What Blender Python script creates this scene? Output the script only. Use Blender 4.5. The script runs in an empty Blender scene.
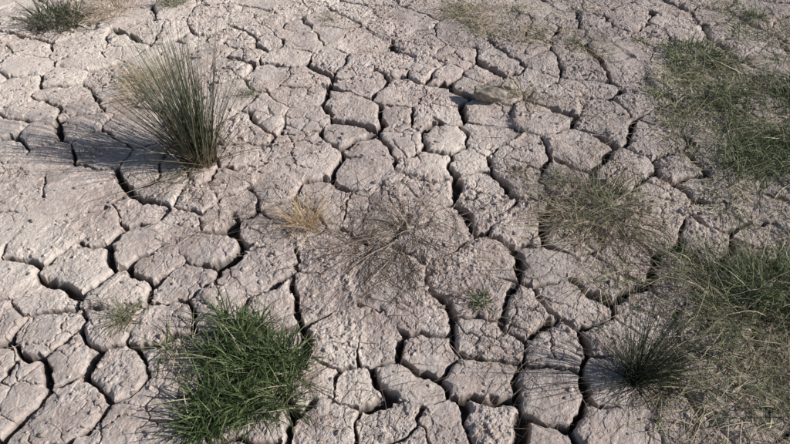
import bpy, math, numpy as np
from mathutils import Vector
rng = np.random.default_rng(7)
H=1.6; PITCH=math.radians(45); TH=math.tan(math.radians(33))
# ---- plan of the site: survey sheet coordinates -> metres on the ground
def G(u,v):
    u=np.asarray(u,float); v=np.asarray(v,float)
    a=(u-395)/395*TH; b=(222-v)/395*TH
    c,s=math.cos(PITCH),math.sin(PITCH)
    t=H/(c-b*s)
    return a*t,(b*c+s)*t
# ---------------- noise
def hash2(ix,iy,seed):
    h=(ix.astype(np.int64)*374761393+iy.astype(np.int64)*668265263+seed*1442695041)&0xFFFFFFFF
    h=((h^(h>>13))*1274126177)&0xFFFFFFFF
    h=((h^(h>>16))*2246822519)&0xFFFFFFFF
    h=h^(h>>15)
    return (h&0xFFFFFF)/float(0x1000000)
def vnoise(x,y,seed):
    ix=np.floor(x);iy=np.floor(y);fx=x-ix;fy=y-iy
    fx=fx*fx*(3-2*fx);fy=fy*fy*(3-2*fy)
    a=hash2(ix,iy,seed);b=hash2(ix+1,iy,seed);c=hash2(ix,iy+1,seed);d=hash2(ix+1,iy+1,seed)
    return (a+(b-a)*fx+(c-a)*fy+(a-b-c+d)*fx*fy)*2-1
def fbm(x,y,scale,seed,oct=4,gain=.5):
    r=0;amp=1;f=1/scale;tot=0
    for o in range(oct):
        ang=o*.7+seed; ca,sa=math.cos(ang),math.sin(ang)
        r=r+amp*vnoise((x*ca-y*sa)*f+o*17.3,(x*sa+y*ca)*f+o*9.1,seed+o);tot+=amp
        amp*=gain;f*=2.03
    return r/tot
def worley(x,y,scale,seed):
    x=x/scale;y=y/scale
    ix=np.floor(x);iy=np.floor(y)
    f1=np.full(x.shape,9.);f2=f1.copy();idv=np.zeros(x.shape)
    for dx in (-1,0,1):
        for dy in (-1,0,1):
            cx=ix+dx;cy=iy+dy
            px=cx+.04+.92*hash2(cx,cy,seed);py=cy+.04+.92*hash2(cx,cy,seed+11)
            d=np.sqrt((px-x)**2+(py-y)**2);r=hash2(cx,cy,seed+23)
            m=d<f1
            f2=np.where(m,f1,np.minimum(f2,d));f1=np.where(m,d,f1);idv=np.where(m,r,idv)
    return f1,f2,idv
def sstep(a,b,x):
    t=np.clip((x-a)/(b-a),0,1);return t*t*(3-2*t)
# ---------------- grid axes
def axis(lo,hi,step,step2,far):
    v=[];p=lo
    while p<hi:
        v.append(p);p+=step+(step2-step)*((p-lo)/(hi-lo))
    v.append(hi)
    a=[];p=hi;s=step2
    while p<far:
        s*=1.09;p+=s;a.append(p)
    b=[];p=lo;s=max(step,.004)
    while p>-far:
        s*=1.09;p-=s;b.append(p)
    return np.array(b[::-1]+v+a)
half=np.arange(0,2.40,.0025)
ext=[half[-1]];s=.0025
while ext[-1]<120:
    s*= 1.014 if ext[-1]<3.4 else 1.10
    ext.append(ext[-1]+s)
ax=np.concatenate([-np.array(ext[1:])[::-1],-half[1:][::-1],half,np.array(ext[1:])])
ay=axis(.55,3.7,.0020,.0048,120)
nx,ny=len(ax),len(ay)
X,Y=np.meshgrid(ax,ay)
far=np.maximum(np.abs(X)-4.5,0)+np.maximum(Y-5.5,0)+np.maximum(-1-Y,0)
fade=np.exp(-far*.5)
# ---------------- crack network
lines=[
[(0,345),(12,362),(28,358),(48,340),(70,330),(85,310),(80,290),(100,275),(118,262),(108,245),(135,225),(150,205),(140,185)],
[(12,362),(45,372),(52,385),(35,405),(30,425),(10,444)],
[(52,385),(85,365),(110,350),(150,345),(165,330)],
[(0,255),(30,262),(60,275),(80,290)],
[(118,262),(150,290),(165,300),(195,300),(200,320),(235,330)],
[(195,300),(215,265),(240,245),(235,215),(262,205),(300,190)],
[(0,130),(30,150),(60,140),(75,165),(110,170),(150,205)],
[(0,80),(35,75),(60,95),(50,120),(60,140)],
[(220,50),(255,65),(300,60),(330,75),(345,50),(385,45)],
[(245,115),(270,130),(320,130),(345,150),(330,175),(350,200),(345,215)],
[(330,75),(320,110),(345,125),(375,130),(385,105),(375,85),(400,75),(440,80),(470,95),(460,125),(425,120),(385,105)],
[(375,130),(400,155),(440,145),(425,120)],
[(440,145),(445,175),(490,165),(495,135),(460,125)],
[(445,175),(450,200),(480,235),(515,250)],
[(490,165),(510,195),(545,215),(540,240),(515,265),(510,290),(540,300),(575,330),(590,355),(580,380),(590,405),(575,444)],
[(510,195),(525,165),(555,155),(590,165),(620,150),(640,120),(610,95),(600,60),(580,40)],
[(640,120),(665,150),(660,175),(695,195),(700,215),(740,240),(790,260)],
[(290,285),(300,320),(310,360),(330,370),(370,360),(400,345),(440,340),(460,310),(440,285)],
[(440,340),(435,370),(460,400),(500,400),(515,420),(510,444)],
[(370,360),(365,390),(375,444)],
[(310,360),(305,400),(285,444)],
[(500,400),(530,370),(540,345),(575,330)],
[(540,300),(600,300),(640,280),(650,250),(695,240)],
[(0,28),(60,42),(110,30),(150,42),(205,32)],
[(480,60),(510,75),(530,100),(560,110),(590,130),(620,150)],
[(690,10),(715,40),(740,60),(790,75)],
]
plines=[]
for L in lines:
    a=np.array(L,float);x,y=G(a[:,0],a[:,1]);plines.append(np.stack([x,y],1))
seeds=[]
def ok(p,r):
    if not seeds:return True
    a=np.array(seeds);return ((a-p)**2).sum(1).min()>r*r
segs=[]
for P in plines:
    for i in range(len(P)-1):
        p,q=P[i],P[i+1];L=np.linalg.norm(q-p);segs.append((p,q))
        n=max(1,int(round(L/.20)));t=(q-p)/L;nn=np.array([-t[1],t[0]])
        for k in range(n):
            c=p+(q-p)*(k+.5+rng.uniform(-.15,.15))/n;o=rng.uniform(.075,.11)
            for sg in(-1,1):
                z=c+nn*sg*o
                if ok(z,.125):seeds.append(z)
for k in range(12000):
    z=np.array([rng.uniform(-4.5,4.5),rng.uniform(-.4,6)])
    rr=.185+.06*math.sin(z[0]*3.1+1)*math.sin(z[1]*4.3+.5)+rng.uniform(-.05,.05)
    if ok(z,rr):seeds.append(z)
seeds=np.array(seeds)
j1=fbm(X,Y,.030,5,4,.6);j2=fbm(X,Y,.030,9,4,.6)
s1=fbm(X,Y,.045,15,3,.5);s2=fbm(X,Y,.045,19,3,.5)
WX=X+.036*fbm(X,Y,.17,3,2)+.019*s1
WY=Y+.036*fbm(X,Y,.17,8,2)+.019*s2
F1=np.full(X.shape,9.);F2=F1.copy();I1=np.zeros(X.shape,np.int32);I2=I1.copy()
R=.42
for i,(sx,sy) in enumerate(seeds):
    a0,a1=np.searchsorted(ax,[sx-R,sx+R]);b0,b1=np.searchsorted(ay,[sy-R,sy+R])
    sl=(slice(b0,b1),slice(a0,a1))
    d=np.hypot(WX[sl]-sx,WY[sl]-sy)
    f1=F1[sl];f2=F2[sl];i1=I1[sl];i2=I2[sl]
    m=d<f1;m2=(~m)&(d<f2)
    F2[sl]=np.where(m,f1,np.where(m2,d,f2));I2[sl]=np.where(m,i1,np.where(m2,i,i2))
    F1[sl]=np.where(m,d,f1);I1[sl]=np.where(m,i,i1)
sep=np.hypot(seeds[I1,0]-seeds[I2,0],seeds[I1,1]-seeds[I2,1])+1e-4
edge=(F2**2-F1**2)/(2*sep)
edge=np.where(F2>5,.1,edge)
PD=np.full(X.shape,.5)
for p,q in segs:
    m=.12
    a0,a1=np.searchsorted(ax,[min(p[0],q[0])-m,max(p[0],q[0])+m]);b0,b1=np.searchsorted(ay,[min(p[1],q[1])-m,max(p[1],q[1])+m])
    sl=(slice(b0,b1),slice(a0,a1))
    dx,dy=q-p;L2=dx*dx+dy*dy
    t=np.clip(((WX[sl]-p[0])*dx+(WY[sl]-p[1])*dy)/L2,0,1)
    PD[sl]=np.minimum(PD[sl],np.hypot(WX[sl]-p[0]-t*dx,WY[sl]-p[1]-t*dy))
major=np.exp(-(PD/.05)**2)
# each joint (pair of plates) has its own width
pair=hash2(np.minimum(I1,I2).astype(float),np.maximum(I1,I2).astype(float),5)
wn=fbm(X,Y,.18,31,3);wn2=fbm(X,Y,.04,37,2)
w=.0018+.0065*pair**2+.003*wn+.0035*wn2+.0090*major*(.4+.9*pair)
w=np.clip(w,.0008,.025)
open_=sstep(-.35,.15,wn*.7+(pair-.42)*1.1+.8*major)
D=(.012+.022*major+.006*pair)*open_
crack=1-sstep(w*.45,w*1.15+.0020,edge)
shoulder=(.70*np.exp(-edge/.022)+.4*np.exp(-edge/.008))*np.clip(.35+w/.010,0,1.5)
r1=rng.uniform(-1,1,len(seeds));tx=rng.uniform(-1,1,len(seeds));ty=rng.uniform(-1,1,len(seeds))
plate=.007*r1[I1]+.055*(tx[I1]*(X-seeds[I1,0])+ty[I1]*(Y-seeds[I1,1]))
plate=np.where(F1>5,0,plate)*sstep(0,.03,edge+.004)
# secondary cracks
wx2=X+.018*j2;wy2=Y+.018*j1
g1,g2,gid=worley(wx2,wy2,.10,51)
e2=(g2-g1)*.10*.6
sm=sstep(.05,.45,fbm(X,Y,.22,55,3))
sec=(1-sstep(.0008,.0034,e2))*sm
secs=np.exp(-e2/.007)*sm
pl2=(gid-.5)*.006*sstep(-.2,.3,fbm(X,Y,.4,57,2))
h1,h2,hid=worley(X+.010*j1,Y+.010*j2,.036,151)
e3=(h2-h1)*.036*.6
ter=(1-sstep(.0003,.0022,e3))*sstep(.1,.45,fbm(X,Y,.16,155,3))
pl3=(hid-.5)*.003*sstep(-.2,.35,fbm(X,Y,.2,157,2))
c1,c2,cid=worley(X+.010*j2,Y+.010*j1,.022,63)
clodmask=sstep(-.15,.5,fbm(X,Y,.20,65,3)+.4*np.minimum(shoulder,1))
clod=(np.clip(1-c1*1.5,0,1)**.5)*(cid**1.6)*.0085*clodmask
k1,k2,kid=worley(X+.003*j1,Y+.003*j2,.0095,71)
peb=(np.clip(1-k1*1.6,0,1)**.5)*(kid**2.6)*.0042*(.25+.75*clodmask)
smooth=1-.65*sstep(-.2,.3,fbm(X,Y,.28,171,3)-.10*X)     # some plates carry a smoother silt skin
rg=1-np.abs(fbm(X,Y,.020,88,4,.6))*2.2
rough=.0023*fbm(X,Y,.008,87,3,.8)+.0018*rg*smooth
calm=1-.75*crack*open_-.3*np.clip(shoulder,0,1)*open_
Z=(.022*fbm(X,Y,.9,81,2)+.008*fbm(X,Y,.14,83,3)+.0032*j1*smooth*calm)
Z=Z+plate+pl2+pl3*calm-.011*shoulder*open_
Z=Z+((clod+peb)*(.2+.8*smooth)+rough*(.5+.5*smooth)-.009*sec-.004*secs-.004*ter)*np.clip(calm,.2,1)
Z=Z-D*crack
Z=Z*fade
Z0=Z
def hgt(x,y):
    x=np.asarray(x,float);y=np.asarray(y,float)
    i=np.clip(np.searchsorted(ax,x)-1,0,nx-2);j=np.clip(np.searchsorted(ay,y)-1,0,ny-2)
    fx=(x-ax[i])/(ax[i+1]-ax[i]);fy=(y-ay[j])/(ay[j+1]-ay[j])
    return Z0[j,i]*(1-fx)*(1-fy)+Z0[j,i+1]*fx*(1-fy)+Z0[j+1,i]*(1-fx)*fy+Z0[j+1,i+1]*fx*fy
def mkmesh(name,V,Fq,mat,cols=None,smooth=True,sides=4):
    me=bpy.data.meshes.new(name)
    me.vertices.add(len(V));me.vertices.foreach_set("co",np.ascontiguousarray(V,np.float32).ravel())
    n=len(Fq);me.loops.add(n*sides);me.loops.foreach_set("vertex_index",np.ascontiguousarray(Fq,np.int32).ravel())
    me.polygons.add(n);me.polygons.foreach_set("loop_start",np.arange(n,dtype=np.int32)*sides)
    me.polygons.foreach_set("loop_total",np.full(n,sides,np.int32))
    me.polygons.foreach_set("use_smooth",np.full(n,smooth,bool))
    if cols is not None:
        at=me.color_attributes.new("Col",'FLOAT_COLOR','POINT')
        c=np.ones((len(V),4),np.float32);c[:,:3]=cols;at.data.foreach_set("color",c.ravel())
    me.update(calc_edges=True)
    ob=bpy.data.objects.new(name,me);bpy.context.scene.collection.objects.link(ob)
    me.materials.append(mat);return ob
# ---------------- materials
def newmat(name):
    m=bpy.data.materials.new(name);m.use_nodes=True;nt=m.node_tree
    return m,nt,nt.nodes["Principled BSDF"]
def ground_mat():
    m,nt,b=newmat("dry_mud");N=nt.nodes;L=nt.links
    b.inputs["Roughness"].default_value=.93
    b.inputs["Specular IOR Level"].default_value=.15
    tc=N.new("ShaderNodeTexCoord");at=N.new("ShaderNodeVertexColor");at.layer_name="Col"
    sp=N.new("ShaderNodeSeparateColor");L.new(at.outputs[0],sp.inputs[0])
    def noise(sc,det,ro=.6):
        n=N.new("ShaderNodeTexNoise");n.inputs["Scale"].default_value=sc;n.inputs["Detail"].default_value=det
        n.inputs["Roughness"].default_value=ro;L.new(tc.outputs["Object"],n.inputs["Vector"]);return n
    def ramp(src,p):
        r=N.new("ShaderNodeValToRGB");L.new(src,r.inputs[0]);e=r.color_ramp.elements
        while len(e)<len(p):e.new(.5)
        for i,(q,c) in enumerate(p):e[i].position=q;e[i].color=(*c,1)
        return r
    def mix(a,c,f,mode='MIX'):
        x=N.new("ShaderNodeMix");x.data_type='RGBA';x.blend_type=mode
        if hasattr(f,'links'):L.new(f,x.inputs[0])
        else:x.inputs[0].default_value=f
        L.new(a,x.inputs[6])
        if hasattr(c,'links'):L.new(c,x.inputs[7])
        else:x.inputs[7].default_value=(*c,1)
        return x.outputs[2]
    n1=noise(5,6);n2=noise(60,7,.75);n3=noise(500,4,.75);n4=noise(14,5)
    r1=ramp(n1.outputs[0],[(.3,(.49,.405,.375)),(.5,(.60,.515,.475)),(.68,(.70,.62,.575))])
    r2=ramp(n2.outputs[0],[(.32,(.62,.60,.60)),(.52,(1,1,1)),(.70,(1.2,1.19,1.18))])
    col=mix(r1.outputs[0],r2.outputs[0],1.0,'MULTIPLY')
    r3=ramp(n3.outputs[0],[(.33,(.62,.60,.60)),(.5,(1,1,1)),(.68,(1.22,1.22,1.22))])
    col=mix(col,r3.outputs[0],.95,'MULTIPLY')
    r4=ramp(n4.outputs[0],[(.5,(0,0,0)),(.68,(1,1,1))])
    f4=N.new("ShaderNodeMath");f4.operation='MULTIPLY';L.new(r4.outputs[0],f4.inputs[0]);f4.inputs[1].default_value=.45
    col=mix(col,(.50,.37,.305),f4.outputs[0])
    col=mix(col,(.78,.70,.63),sp.outputs[1])       # pale dust film
    col=mix(col,(.32,.285,.28),sp.outputs[2])     # greyer silt
    col=mix(col,(.06,.047,.041),sp.outputs[0])     # damp soil in joints, with crack shade painted into the colour
    L.new(col,b.inputs["Base Color"])
    bp=N.new("ShaderNodeBump");bp.inputs["Strength"].default_value=1;bp.inputs["Distance"].default_value=.0027
    nb=noise(300,6,.8);L.new(nb.outputs[0],bp.inputs["Height"])
    L.new(bp.outputs[0],b.inputs["Normal"]);return m
def leaf_mat(name,rough=.6,trans=.25):
    m,nt,b=newmat(name);N=nt.nodes;L=nt.links
    at=N.new("ShaderNodeVertexColor");at.layer_name="Col"
    tc=N.new("ShaderNodeTexCoord");n=N.new("ShaderNodeTexNoise");n.inputs["Scale"].default_value=60;L.new(tc.outputs["Object"],n.inputs["Vector"])
    r=N.new("ShaderNodeValToRGB");L.new(n.outputs[0],r.inputs[0]);r.color_ramp.elements[0].position=.3;r.color_ramp.elements[0].color=(.6,.6,.6,1)
    r.color_ramp.elements[1].position=.7;r.color_ramp.elements[1].color=(1.25,1.25,1.25,1)
    x=N.new("ShaderNodeMix");x.data_type='RGBA';x.blend_type='MULTIPLY';x.inputs[0].default_value=1
    L.new(at.outputs[0],x.inputs[6]);L.new(r.outputs[0],x.inputs[7]);L.new(x.outputs[2],b.inputs["Base Color"])
    b.inputs["Roughness"].default_value=rough;b.inputs["Specular IOR Level"].default_value=.3
    if trans>0:
        t=N.new("ShaderNodeBsdfTranslucent");L.new(x.outputs[2],t.inputs[0])
        ms=N.new("ShaderNodeMixShader");ms.inputs[0].default_value=trans
        L.new(b.outputs[0],ms.inputs[1]);L.new(t.outputs[0],ms.inputs[2]);L.new(ms.outputs[0],N["Material Output"].inputs[0])
    return m
# ---------------- ground object
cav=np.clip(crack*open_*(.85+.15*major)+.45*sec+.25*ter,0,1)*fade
dust=np.clip(sstep(0,.7,fbm(X,Y,.5,91,4)-.25*X)*.6,0,1)
grey=np.clip(sstep(-.1,.9,fbm(X,Y,.6,93,4)+.36*X-.2)*.7,0,1)
V=np.stack([X,Y,Z],-1).reshape(-1,3)
idx=np.arange(nx*ny).reshape(ny,nx)
Fq=np.stack([idx[:-1,:-1],idx[:-1,1:],idx[1:,1:],idx[1:,:-1]],-1).reshape(-1,4)
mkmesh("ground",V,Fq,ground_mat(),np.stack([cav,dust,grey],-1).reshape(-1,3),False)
# ---------------- crumbs
import bmesh
def crumbs(name,x,y,r,col,mat):
    bm=bmesh.new();bmesh.ops.create_icosphere(bm,subdivisions=1,radius=1)
    bv=np.array([v.co[:] for v in bm.verts]);bf=np.array([[v.index for v in f.verts] for f in bm.faces]);bm.free()
    n=len(x);nv=len(bv)
    sc=rng.uniform(.6,1.25,(n,1,3))*np.array([1,1,.7]);jit=rng.uniform(.6,1.25,(n,nv,1))
    P=bv[None]*sc*jit*r[:,None,None]
    a=rng.uniform(0,6.28,n);ca,sa=np.cos(a)[:,None],np.sin(a)[:,None]
    Q=np.stack([P[...,0]*ca-P[...,1]*sa+x[:,None],P[...,0]*sa+P[...,1]*ca+y[:,None],P[...,2]+(hgt(x,y)+r*.2)[:,None]],-1)
    F=(bf[None]+(np.arange(n)*nv)[:,None,None]).reshape(-1,3)
    return mkmesh(name,Q.reshape(-1,3),F,mat,np.repeat(col,nv,0),False,3)
cm=leaf_mat("soil_crumb",.95,0)
n=40000
cx=rng.uniform(-2.9,2.9,n);cy=.55+3.4*rng.random(n)
keep=fbm(cx,cy,.20,65,3)+.3*fbm(cx,cy,.8,66,2)+rng.uniform(-.4,.4,n)>.0
cx,cy=cx[keep],cy[keep];n=len(cx)
cr=.0016+.0095*rng.random(n)**5
base=np.array([.56,.475,.43])*rng.uniform(.5,1.2,(n,1))
crumbs("soil_crumbs",cx,cy,cr,base,cm)
# ---------------- grass blades
leaf=leaf_mat("grass_blade",.5,.25);straw=leaf_mat("dry_straw",.75,.1);rush=leaf_mat("rush_stem",.45,.0)
GREEN=[(.095,.14,.05),(.12,.175,.068),(.065,.10,.038),(.18,.225,.10)]
RUSH=[(.085,.10,.062),(.11,.125,.078),(.05,.06,.038),(.21,.20,.135)]
STRAW=[(.52,.44,.31),(.64,.55,.41),(.40,.32,.21),(.48,.41,.30)]
BROWN=[(.18,.13,.10),(.26,.20,.155),(.11,.08,.065),(.42,.35,.29)]
OLIVE=[(.17,.195,.095),(.25,.27,.14),(.12,.145,.07),(.38,.37,.23)]
ORANGE=[(.62,.44,.27),(.54,.38,.22),(.68,.52,.34)]
def blades(x,y,az,el,L,w,droop,pal,S=7,wig=.12,lift=.002,basecol=None,z0=None):
    n=len(x);pal=np.array(pal)
    ds=(L/S)[:,None]
    t=np.linspace(0,1,S+1)[None]
    E=el[:,None]-droop[:,None]*t**1.3
    A=az[:,None]+wig*np.cumsum(rng.normal(0,1,(n,S+1)),1)/2
    dx=np.cos(E)*np.cos(A)*ds;dy=np.cos(E)*np.sin(A)*ds;dz=np.sin(E)*ds
    PX=x[:,None]+np.cumsum(dx,1)-dx;PY=y[:,None]+np.cumsum(dy,1)-dy
    zb=hgt(x,y) if z0 is None else z0
    PZ=zb[:,None]-.004+np.cumsum(dz,1)-dz
    gh=hgt(PX,PY)+lift*rng.uniform(.5,3,(n,1))
    gh=np.maximum(gh,(np.roll(gh,1,1)+np.roll(gh,-1,1))/2-.004)
    PZ[:,1:]=np.maximum(PZ,gh)[:,1:]
    W=w[:,None]*(1-t**2.2*.92)*.5
    roll=rng.uniform(-.9,.9,(n,1))
    sx=-np.sin(A)*np.cos(roll);sy=np.cos(A)*np.cos(roll);sz=np.sin(roll)+0*A
    a=np.stack([PX-sx*W,PY-sy*W,PZ-sz*W],-1);b=np.stack([PX+sx*W,PY+sy*W,PZ+sz*W],-1)
    up=W*.55
    c=np.stack([PX,PY,PZ+up],-1)
    V=np.stack([a,c,b],2)
    base=(np.arange(n)*(S+1)*3)[:,None,None]+(np.arange(S)*3)[None,:,None]+np.array([0,1])[None,None]
    F=np.stack([base,base+1,base+4,base+3],-1).reshape(-1,4)
    col=pal[rng.integers(0,len(pal),n)]*rng.uniform(.75,1.25,(n,1))
    C=np.repeat(np.repeat(col[:,None,None],S+1,1),3,2)
    if basecol is not None:
        k=(1-sstep(0,.35,t))[0][None,:,None,None];C=C*(1-k)+np.array(basecol)*k
    return V.reshape(-1,3),F,C.reshape(-1,3)
def join(name,parts,mat):
    Vs=[];Fs=[];Cs=[];o=0
    for v,f,c in parts:
        Vs.append(v);Fs.append(f+o);Cs.append(c);o+=len(v)
    return mkmesh(name,np.concatenate(Vs),np.concatenate(Fs),mat,np.concatenate(Cs))
U=lambda a,b,n:rng.uniform(a,b,n)
def tuft(u,v,n,rad,L,el,w,droop,pal,azc=None,azs=3.1416,wig=.12,S=7,basecol=None,out=.5):
    x0,y0=G(u,v)
    r=rad*np.sqrt(rng.random(n));a=U(0,6.283,n)
    x=x0+r*np.cos(a);y=y0+r*np.sin(a)
    az=U(-azs,azs,n)+(azc or 0) if azc is not None else np.where(rng.random(n)<out,a+rng.normal(0,.5,n),U(0,6.283,n))
    return blades(x,y,az,np.radians(U(*el,n)),U(*L,n),U(*w,n),U(*droop,n),pal,S,wig,basecol=basecol)
def patch(poly,n,L,el,w,droop,pal,seed,thr=-.1,wig=.15,S=6,sc=.25):
    """scatter inside a ground polygon, clumped"""
    P=np.array([G(*p) for p in poly]);lo=P.min(0);hi=P.max(0)
    xs=[];ys=[]
    while len(xs)<n:
        x=U(lo[0],hi[0],4*n);y=U(lo[1],hi[1],4*n);ins=np.zeros(4*n,bool)
        for i in range(len(P)):
            (x1,y1),(x2,y2)=P[i],P[(i+1)%len(P)]
            c=((y1>y)!=(y2>y))&(x<(x2-x1)*(y-y1)/(y2-y1+1e-12)+x1);ins^=c
        ins&=fbm(x,y,sc,seed,3)+U(-.25,.25,4*n)>thr
        xs+=list(x[ins]);ys+=list(y[ins])
    x=np.array(xs[:n]);y=np.array(ys[:n])
    return blades(x,y,U(0,6.283,n),np.radians(U(*el,n)),U(*L,n),U(*w,n),U(*droop,n),pal,S,wig)
# tall rush tussock
join("rush_tussock",[
 tuft(202,160,260,.05,(.32,.64),(62,88),(.003,.0044),(0,.3),RUSH,wig=.03,S=8,basecol=(.20,.16,.10)),
 tuft(200,158,120,.055,(.34,.62),(42,72),(.0028,.004),(0,.3),RUSH,azc=2.7,azs=.9,wig=.03,S=8,basecol=(.20,.16,.10)),
 tuft(202,160,110,.06,(.20,.46),(28,65),(.0024,.0036),(.1,.6),RUSH,wig=.05,S=8,basecol=(.2,.16,.1)),
 tuft(197,160,110,.07,(.10,.38),(10,75),(.0018,.003),(.1,.9),STRAW),
 ],rush)
def subtufts(u,v,R,k,n,L,el,w,droop,pal,**kw):
    out=[]
    for i in range(k):
        a=U(0,6.283,1)[0];r=R*math.sqrt(rng.random())
        out.append(tuft(u+r*math.cos(a),v+r*math.sin(a)*.85,n,.04,L,el,w,droop,pal,**kw))
    return out
join("green_grass_tuft",
 subtufts(236,382,62,22,60,(.05,.13),(5,80),(.003,.0052),(.4,1.8),GREEN,wig=.18)+
 subtufts(244,345,36,9,50,(.07,.14),(30,85),(.003,.005),(.4,1.6),GREEN,wig=.15)+
 subtufts(232,372,70,16,30,(.04,.15),(0,50),(.002,.004),(.1,1),OLIVE+STRAW[:2]),leaf)
join("small_grass_tuft",[tuft(125,318,90,.025,(.04,.10),(15,75),(.0016,.003),(.3,1.2),OLIVE),tuft(125,318,50,.035,(.03,.11),(5,30),(.0015,.0025),(.1,.8),STRAW+BROWN)],leaf)
join("dry_grass_tuft",[
 tuft(408,230,95,.07,(.10,.34),(1,24),(.0017,.003),(.2,1.0),BROWN,wig=.2),
 tuft(358,242,95,.07,(.10,.30),(1,24),(.0017,.003),(.2,1.0),BROWN,wig=.2),
 tuft(405,225,25,.04,(.08,.20),(30,70),(.0014,.0024),(.2,1.0),BROWN+STRAW),
 tuft(388,250,90,.13,(.16,.40),(1,14),(.0016,.0026),(.1,.5),BROWN,azc=-1.6,azs=1.2,wig=.16),
 patch([(320,185),(450,180),(480,270),(440,320),(350,310),(310,250)],150,(.06,.22),(0,12),(.0014,.0026),(.05,.3),BROWN,251,-.1),
 ],straw)
join("orange_dry_tuft",[tuft(305,222,260,.055,(.05,.17),(10,85),(.001,.002),(.1,1.0),ORANGE),tuft(303,222,60,.06,(.05,.16),(0,40),(.001,.002),(.1,.8),STRAW)],straw)
join("rush_tuft",[
 tuft(636,378,230,.03,(.12,.34),(30,85),(.0019,.003),(.1,.6),[(.05,.06,.038),(.075,.088,.052),(.035,.043,.028)],wig=.05),
 tuft(636,378,90,.03,(.12,.30),(20,55),(.0016,.0026),(.1,.7),OLIVE+RUSH,azc=.2,azs=.9,wig=.06),
 tuft(638,376,70,.05,(.06,.2),(2,30),(.0014,.0024),(.1,.8),BROWN)],rush)
join("mixed_grass_tuft",[
 tuft(603,212,110,.12,(.08,.24),(5,50),(.0016,.0032),(.3,1.4),OLIVE),
 tuft(598,215,300,.13,(.10,.32),(0,20),(.0016,.003),(.1,1.0),BROWN+STRAW),
 tuft(612,205,50,.07,(.05,.13),(20,70),(.002,.0035),(.3,1.4),GREEN)],leaf)
join("green_grass_tuft",[
 tuft(780,293,460,.13,(.06,.18),(15,80),(.0025,.0045),(.3,1.4),GREEN),
 tuft(762,300,320,.18,(.08,.28),(2,45),(.0018,.0032),(.1,1.0),STRAW+OLIVE),
 tuft(745,325,200,.13,(.08,.24),(2,35),(.0015,.003),(.1,1.0),OLIVE+BROWN)],leaf)
join("grass_mat",[
 patch([(655,75),(700,40),(800,50),(900,90),(900,260),(800,240),(720,215),(670,150)],3000,(.05,.20),(0,30),(.0022,.0042),(.1,.9),STRAW[:2]+OLIVE*2,201,.0),
 patch([(660,80),(700,55),(800,80),(860,110),(840,190),(740,180),(680,130)],2300,(.04,.13),(10,70),(.0024,.0042),(.3,1.4),OLIVE[:2]+GREEN,203,.02),
 ],leaf)
join("grass_mat",[
 patch([(560,210),(660,225),(720,235),(840,240),(860,450),(700,460),(640,430),(670,330),(560,270)],1900,(.05,.20),(0,26),(.0015,.0032),(.1,.8),STRAW+OLIVE+BROWN[:2],211,.05,sc=.35),
 patch([(660,250),(840,240),(860,450),(700,460)],550,(.04,.14),(10,60),(.0018,.0034),(.1,.8),GREEN+OLIVE,217,.1),
 patch([(500,170),(640,150),(720,200),(700,260),(560,260)],500,(.05,.16),(0,26),(.0014,.0026),(.1,.8),STRAW+BROWN+OLIVE,213,.0),
 ],straw)
join("grass_mat",[
 patch([(440,5),(600,8),(610,60),(560,50),(480,40)],800,(.05,.16),(0,45),(.002,.0036),(.1,.9),STRAW+ORANGE[:1]+OLIVE,221),
 patch([(690,-10),(820,-10),(820,40),(740,45)],600,(.05,.16),(0,60),(.002,.004),(.1,.9),OLIVE+GREEN+STRAW,223)],straw)
join("low_shrub",[
 tuft(60,20,240,.13,(.06,.22),(20,80),(.004,.008),(.2,1.2),[(.13,.14,.09),(.17,.18,.12),(.09,.10,.06)]),
 tuft(60,22,160,.17,(.05,.2),(0,40),(.002,.004),(.1,.8),BROWN)],leaf)
join("dry_grass_tuft",[tuft(105,8,260,.16,(.05,.2),(5,70),(.002,.0034),(.1,1),ORANGE+STRAW)],straw)
join("dry_grass_tuft",[tuft(146,88,260,.11,(.05,.20),(5,70),(.0018,.0032),(.1,1),STRAW+ORANGE),tuft(165,72,100,.08,(.05,.22),(5,70),(.0016,.003),(.1,1),STRAW)],straw)
join("small_grass_tuft",[tuft(175,3,120,.05,(.05,.15),(20,80),(.002,.0035),(.2,1.2),OLIVE)],leaf)
join("green_sprout",[tuft(482,300,50,.03,(.02,.05),(5,60),(.003,.0045),(.2,1.2),GREEN),tuft(470,300,40,.05,(.03,.08),(0,30),(.0012,.002),(.1,.8),BROWN)],leaf)
join("green_grass_tuft",[tuft(692,58,240,.14,(.05,.15),(10,75),(.0028,.0045),(.2,1.2),GREEN)],leaf)
join("small_grass_tuft",[tuft(520,95,110,.04,(.05,.18),(5,60),(.0014,.0026),(.2,1.2),STRAW+OLIVE)],leaf)
for (u,v,k,pp) in [(755,18,90,GREEN),(575,42,70,OLIVE),(250,95,40,OLIVE),(560,180,40,OLIVE),(655,95,60,GREEN+OLIVE),(95,300,25,BROWN),(640,40,50,OLIVE),(330,20,40,STRAW+OLIVE)]:
    join("grass_sprig",[tuft(u,v,k,.035,(.03,.10),(10,75),(.0018,.0034),(.2,1.2),pp)],leaf)
join("straw_litter",[
 patch([(-60,-20),(850,-20),(850,460),(-60,460)],1700,(.02,.09),(0,6),(.001,.002),(0,.1),STRAW+BROWN,231,-.3),
 patch([(200,180),(520,190),(600,444),(280,444)],500,(.03,.16),(0,8),(.0011,.0022),(0,.1),BROWN,233,-.2),
 patch([(130,180),(300,170),(300,230),(150,240)],240,(.03,.12),(0,8),(.0011,.002),(0,.1),BROWN,235,-.2),
 patch([(-20,-20),(820,-20),(820,60),(400,50),(-20,60)],900,(.03,.12),(0,20),(.0014,.0026),(0,.3),STRAW+BROWN,239,.0),
 patch([(500,100),(800,60),(850,444),(480,444)],2000,(.03,.13),(0,10),(.001,.0022),(0,.1),STRAW+BROWN,237,-.2)],straw)
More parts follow.
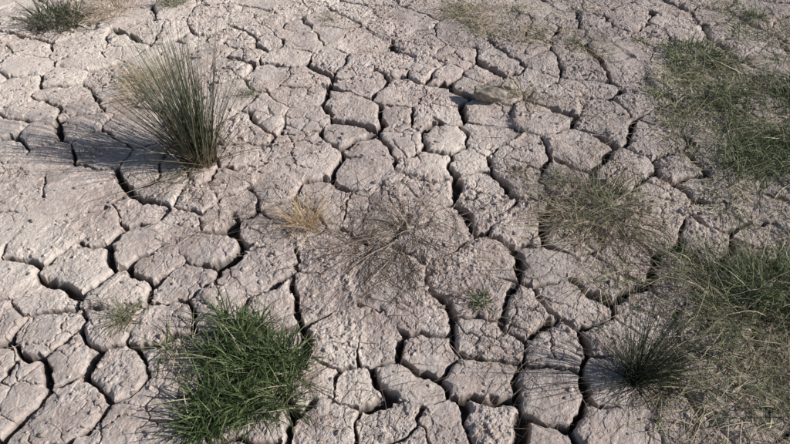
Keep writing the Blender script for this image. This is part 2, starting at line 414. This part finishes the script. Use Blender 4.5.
# ---------------- stone
def stone(u,v,sx,sy,sz,rot,seed,col,name="stone"):
    bm=bmesh.new();bmesh.ops.create_icosphere(bm,subdivisions=5,radius=1)
    co=np.array([q.co[:] for q in bm.verts]);r2=np.random.default_rng(seed)
    rad=np.full(len(co),1.)
    for k in range(14):
        d=r2.normal(size=3);d/=np.linalg.norm(d);lim=r2.uniform(.55,.9)
        pr=co@d*rad;rad=np.where(pr>lim,rad*lim/np.maximum(pr,1e-6),rad)
    P=co*rad[:,None]
    P*=1+.25*fbm(P[:,0]+P[:,2]*.7,P[:,1]-P[:,2]*.6,.4,seed,5,.65)[:,None]
    P*=np.array([sx,sy,sz]);ca,sa=math.cos(rot),math.sin(rot)
    x0,y0=G(u,v)
    Q=np.stack([P[:,0]*ca-P[:,1]*sa+x0,P[:,0]*sa+P[:,1]*ca+y0,P[:,2]+hgt(x0,y0)+sz*.5],-1)
    F=np.array([[q.index for q in f.verts] for f in bm.faces]);bm.free()
    mkmesh(name,Q,F,cm,np.tile(col,(len(Q),1)),True,3)
stone(487,99,.095,.045,.045,-.15,5,(.32,.28,.235))
stone(507,90,.04,.03,.035,.6,9,(.38,.34,.29))
# ---------------- light
el=math.radians(30);azd=np.array([.99,-.14]);azd/=np.linalg.norm(azd)
sunv=Vector((azd[0]*math.cos(el),azd[1]*math.cos(el),math.sin(el)))
sl=bpy.data.lights.new("sun","SUN");sl.energy=5;sl.angle=math.radians(.5);sl.color=(1,.965,.91)
so=bpy.data.objects.new("sun",sl);so.rotation_euler=sunv.to_track_quat('Z','Y').to_euler();so.location=(3,-1,4);bpy.context.scene.collection.objects.link(so)
wd=bpy.data.worlds.new("World");bpy.context.scene.world=wd;wd.use_nodes=True
nt=wd.node_tree;sk=nt.nodes.new("ShaderNodeTexSky");sk.sky_type='NISHITA';sk.sun_disc=False
sk.sun_elevation=el;sk.sun_rotation=math.atan2(azd[0],azd[1])
nt.links.new(sk.outputs[0],nt.nodes["Background"].inputs[0]);nt.nodes["Background"].inputs[1].default_value=.06
cam=bpy.data.cameras.new("camera");co=bpy.data.objects.new("camera",cam);bpy.context.scene.collection.objects.link(co)
co.location=(0,0,H);co.rotation_euler=(math.pi/2-PITCH,0,0);cam.sensor_width=36;cam.lens=18/TH;cam.clip_end=500;cam.clip_start=.05
bpy.context.scene.camera=co
sc=bpy.context.scene;sc.view_settings.view_transform='Standard';sc.view_settings.look='None';sc.view_settings.exposure=0
